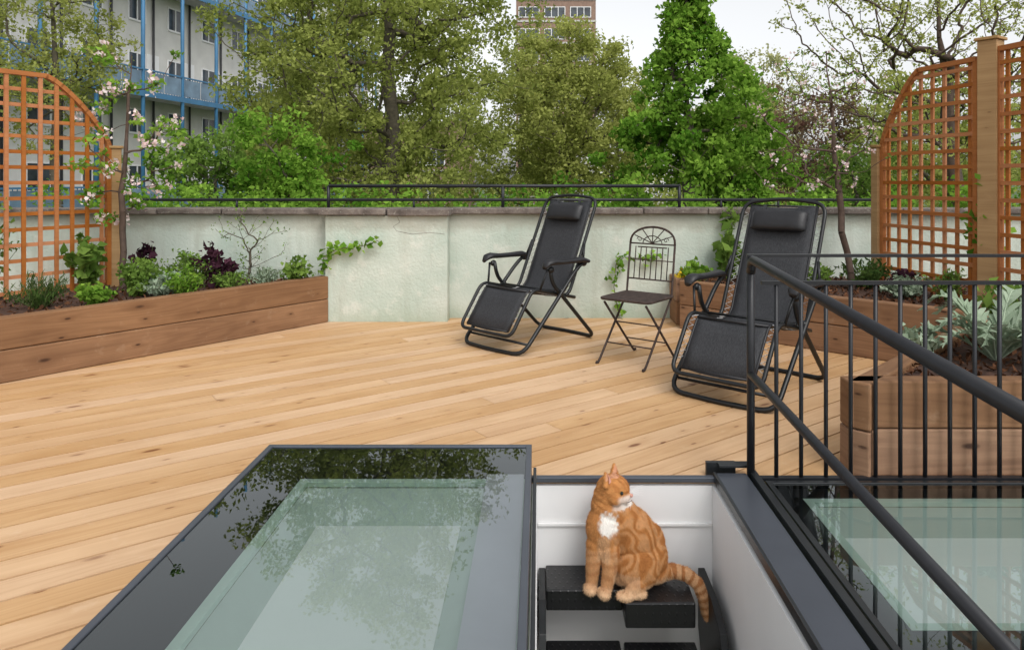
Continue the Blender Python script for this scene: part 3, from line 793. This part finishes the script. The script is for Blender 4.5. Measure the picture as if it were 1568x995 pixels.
mass('distant_trees',cs,1.6,42,.5,L_olive,6)

# ------------------------------------------------------------------ ground
mb=MB(); mb.add([(-900,-900,G),(900,-900,G),(900,900,G),(-900,900,G)],[(0,1,2,3)],.5); mb.build('grass_ground',plain('grass',(.06,.10,.03),.95,0,.4,.4))
mb=MB(); mb.add([(-200,44,G+.004),(200,44,G+.004),(200,51,G+.004),(-200,51,G+.004)],[(0,1,2,3)],.5); mb.build('street_road',plain('asphalt',(.05,.05,.052),.9,0,.2,2))

# ------------------------------------------------------------------ buildings
M_dash=plain('pebbledash',(.64,.63,.60),.95,0,.09,1.2,.2); M_blue=plain('blue_paint',(.05,.18,.34),.5,0,.15,2)
M_bluep=plain('blue_panel',(.15,.23,.32),.4,0,.3,1.5); M_upvc=plain('white_frame',(.78,.78,.78),.4,0,.03,3)
M_winglass=plain('window_glass',(.045,.055,.065),.08,0,.6,1.5); M_dpipe=plain('dark_pipe',(.03,.03,.035),.5)
M_brick=plain('brown_brick',(.26,.17,.13),.9,0,.2,3); M_conc=plain('concrete_band',(.5,.49,.47),.9,0,.1,2)
e=empty('apartment_block',(-21.64,20,0),math.atan2(1,.16))
W_=MB(); W_.box((15,4.0,6.5),(56,8,21),0,.5); W_.build('walls',M_dash,e)
fr=MB();gl=MB();bl=MB();bp=MB();dp=MB();cc_=MB()
floors=[-1.3,1.4,4.1,6.8,9.5,12.2,14.9]
u=-9; us=[]
while u<42: us.append(u); u+=2.8
for u in us:
    for zi,z in enumerate(floors):
        uc=u+1.3; wd,ht=1.15,1.15
        fr.box((uc,-.015,z+ht/2),(wd,.07,.07),0,.5); fr.box((uc,-.015,z-ht/2),(wd,.09,.09),0,.5)
        for dx in(-wd/2,0,wd/2): fr.box((uc+dx,-.012,z),(.07,.064,ht-.07),0,.5)
        gl.box((uc,-.004,z),(wd-.04,.03,ht-.04),0,.5)
        if zi in(0,3,5):
            fr.box((uc+1.1,-.01,z-.35),(.85,.06,2.0),0,.5)
    dp.tube([(u+2.35,-.1,-4),(u+2.35,-.1,17)],.06,6)
    bl.tube([(u,-1.35,-4),(u,-1.35,17)],.09,8)
for z in(-.15,5.25,10.65):
    cc_.box((15,-.7,z),(56,1.36,.18),0,.5); bl.box((15,-1.42,z),(56,.05,.26),0,.5); bl.box((15,-1.38,z+1.12),(56,.07,.07),0,.5)
    for u in us:
        bp.box((u+.75,-1.38,z+.6),(1.2,.02,.85),0); bp.box((u+2.05,-1.38,z+.6),(1.2,.02,.85),0)
        for j in range(14): bl.box((u+.2*j,-1.345,z+.6),(.025,.025,1.0),0,.5)
for ux,mm,nm in((fr,M_upvc,'window_frames'),(gl,M_winglass,'window_glass'),(bl,M_blue,'blue_columns_and_rails'),(bp,M_bluep,'balcony_panels'),(dp,M_dpipe,'downpipes'),(cc_,M_conc,'balcony_slabs')):
    ux.build(nm,mm,e)
def block(name,x,y,w,d,h,wallm,step=3.0,fw=2.4):
    e=empty(name,(x,y,G)); a=MB(); a.box((0,d/2,h/2),(w,d,h),0,.5); a.box((0,d/2,h+.3),(w*.3,d*.5,.6)); a.build('walls',wallm,e)
    f=MB();g=MB();c=MB(); nf=int(h/2.8); nw=int(w/step)
    for i in range(nf):
        z=1.5+i*2.8
        c.box((0,-.05,z-1.15),(w+.1,.1,.25),0,.5)
        for j in range(nw):
            xx=-w/2+step*(j+.5); g.box((xx,-.01,z),(fw-.1,.06,1.25),0)
            for o in(-fw/2,-fw/6,fw/6,fw/2): f.box((xx+o,-.05,z),(.09,.08,1.3),0,.5)
            f.box((xx,-.045,z+.65),(fw+.09,.07,.09),0,.5); f.box((xx,-.045,z-.65),(fw+.09,.07,.09),0,.5)
    f.build('window_frames',M_upvc,e); g.build('windows',M_winglass,e); c.build('floor_bands',M_conc,e)
    return e
block('tower_block',2.2,92,10.2,12,34,M_brick,3.3,2.6)
block('brick_apartment_building',-15,58,18,9,10,M_brick,2.8,2.0)
block('white_house',8,80,14,8,8,M_dash,2.8,1.6)

# ------------------------------------------------------------------ young trees in planters
tree('apple_tree',(-3.50,6.05,.36),(-3.48,6.08,1.72),(.50,.4,.85),54,18,.085,.055,L_bright,41,r0=.0034,bark=M_barkd,extra=(L_pink,9,.038,.6),trunk_top=.75)
tree('blossom_tree',(2.62,6.0,.36),(2.36,6.0,1.75),(.68,.45,.78),80,7,.07,.035,L_mid,42,r0=.0030,bark=M_barkd,extra=(L_pink,6,.026,.4),trunk_top=.8)
tree('bare_shrub',(-2.6,6.45,.36),(-2.6,6.45,.80),(.32,.2,.34),40,5,.05,.026,L_mid,43,r0=.0020,bark=M_bark,trunk_top=-.3,up=.8)

# ------------------------------------------------------------------ planting
M_stem=plain('green_stem',(.10,.13,.04),.7)
def plant(name,x,y,r,h,n,leaf,lm,seed,aspect=.5,z=.37,spike=False,stems=24):
    rng=np.random.default_rng(seed); e=empty(name,(x,y,z)); mb=MB(); tips=[]
    for i in range(stems):
        a=rng.random()*6.283; rr=r*rng.random()**.6; hh=h*(.55+.45*rng.random())*(1-.35*(rr/r)**2)
        tp=np.array([math.cos(a)*rr,math.sin(a)*rr,hh]); tips.append(tp)
        mb.tube([(tp[0]*.15,tp[1]*.15,0),(tp[0]*.6,tp[1]*.6,hh*.6),tuple(tp)],[.003,.0025,.0015],4)
    mb.build('stems',M_stem,e); T=np.array(tips); idx=rng.integers(0,stems,n); t=(rng.random(n)**(.5 if not spike else .8))[:,None]
    Pn=T[idx]*np.concatenate([t,t,t],1); Pn[:,:2]+=rng.normal(size=(n,2))*r*(.05 if spike else .13); Pn[:,2]+=rng.normal(size=n)*h*.05; Pn[:,2]=np.maximum(Pn[:,2],.005)
    ct=rng.normal(.5,.2,stems); leaf_mesh('leaves',Pn,leaf*rng.uniform(.6,1.3,n),ct[idx]+rng.normal(0,.15,n),lm,e,rng,aspect,((0,0,1.2),.6) if spike else ((0,0,.3),1))
plant('lavender_plant',-3.62,5.2,.22,.28,1000,.06,L_dark,51,.12,spike=True,stems=60)
plant('lavender_plant',-4.02,4.9,.16,.24,500,.06,L_mid,52,.12,spike=True,stems=40)
plant('mint_plant',-3.28,5.3,.13,.19,550,.045,L_bright,53,.7)
plant('herb_plant',-3.22,5.75,.22,.32,1000,.05,L_mid,54)
plant('sage_plant',-2.98,5.75,.18,.22,650,.05,L_silver,55)
plant('parsley_plant',-2.80,5.72,.18,.24,900,.032,L_bright,56)
plant('fennel_plant',-3.0,6.2,.24,.34,900,.04,L_mid,57)
plant('heuchera_plant',-2.78,6.2,.19,.42,420,.06,L_purple,58,.8,stems=18)
plant('heuchera_plant',-3.5,6.4,.10,.52,120,.07,L_purple,63,.8,stems=5)
plant('geranium_plant',-2.62,6.1,.15,.19,560,.035,L_mid,59)
plant('thyme_plant',-2.42,6.3,.16,.2,700,.025,L_silver,60)
plant('strawberry_plant',-2.18,6.45,.15,.25,340,.045,L_mid,61,.8)
plant('hydrangea_plant',-3.72,5.9,.16,.55,200,.10,L_mid,62,.7,stems=12)
plant('forsythia_bush',-4.15,5.1,.22,.85,420,.045,L_yflow,64,.5,stems=26)
plant('rose_bush',-4.3,5.5,.3,1.0,500,.05,L_mid,65,.6,stems=26)
plant('strawberry_plant',1.40,6.45,.15,.22,260,.055,L_bright,71,.8)
plant('hosta_plant',1.72,6.55,.14,.54,150,.13,L_mid,72,.55,stems=12)
plant('marigold_plant',1.28,6.5,.08,.14,120,.03,L_yflow,73,.8)
plant('herb_plant',2.35,6.2,.2,.24,500,.045,L_mid,74)
plant('fern_plant',2.75,6.1,.22,.28,600,.06,L_dark,75,.35)
plant('sage_plant',2.85,5.6,.19,.24,500,.05,L_silver,76)
plant('fern_plant',3.12,5.5,.17,.28,400,.05,L_mid,77,.35)
plant('heuchera_plant',3.0,5.9,.13,.2,260,.05,L_purple,78,.8)
plant('climbing_rose',3.32,5.3,.22,1.3,260,.07,L_bright,79,.6,stems=10)
plant('climbing_rose',3.45,4.7,.2,1.0,200,.08,L_mid,80,.6,stems=8)
def vine(name,pts,n,leaf,lm,seed,sp=.03):
    e=empty(name,pts[0]); o=V(pts[0]); rng=np.random.default_rng(seed); P_=[np.array(V(p)-o) for p in pts]
    mb=MB(); mb.tube(P_,.003,5); mb.build('stem',M_barkd,e); out=[]
    for i in range(n):
        t=rng.random()*(len(P_)-1); k=min(int(t),len(P_)-2); u=t-k; out.append(P_[k]*(1-u)+P_[k+1]*u+rng.normal(size=3)*sp*np.array([1,.4,1]))
    leaf_mesh('leaves',np.array(out),leaf*rng.uniform(.6,1.2,n),rng.random(n),lm,e,rng,.85,((0,-.2,0),1))
vine('grape_vine',[(-2.0,6.6,.45),(-1.95,6.52,.60),(-1.85,6.50,.66),(-1.72,6.5,.69),(-1.58,6.49,.70),(-1.45,6.48,.75)],80,.07,L_bright,91)
vine('grape_vine',[(.75,6.70,.02),(.70,6.69,.3),(.72,6.69,.52),(.80,6.69,.58),(1.0,6.69,.56),(1.15,6.69,.60)],70,.065,L_bright,92)
vine('wall_climber',[(1.72,6.68,.5),(1.75,6.68,.8),(1.80,6.68,1.0)],80,.085,L_mid,93,.05)
e=empty('cardoon_plant',(2.33,3.66,.37)); mb=MB(); R=random.Random(12)
for i in range(20):
    a=i*2.4+R.random()*.5; L=R.uniform(.26,.44); h=R.uniform(.14,.36); K=22
    da=V((math.cos(a),math.sin(a),0)); sd2=V((-math.sin(a),math.cos(a),0)); tn=R.uniform(.1,.8); spine=[]
    for k in range(K+1):
        t=k/K; spine.append(da*(L*t)+V((0,0,h*math.sin(t*2.35))))
    for k in range(1,K):
        t=k/K; wd=.075*math.sin(math.pi*min(1,t*.95+.05))**.7*(1.0 if k%2 else .4); p0=spine[k]; pn=spine[min(K,k+1)]
        for s in(-1,1):
            tip=p0+(pn-p0)*(2.5 if k%2 else 1.2)+sd2*s*wd+V((0,0,.014+R.uniform(-.018,.016))); p_=spine[k-1]
            mid=(p0+tip)/2+(pn-p0)*.7+V((0,0,.006))
            mb.add([p_,tip-(pn-p0)*.5-sd2*s*.006,tip,mid,pn],[(0,1,2,3,4)],tn+R.uniform(-.2,.2))
    mb.tube(spine,[.007*(1-k/K*.8) for k in range(K+1)],5,.9)
mb.build('jagged_leaves',L_silver,e)
plant('hellebore_plant',2.0,3.75,.12,.2,160,.06,L_silver,95,.5)
plant('hellebore_plant',2.7,3.95,.25,.42,500,.08,L_mid,96,.5)
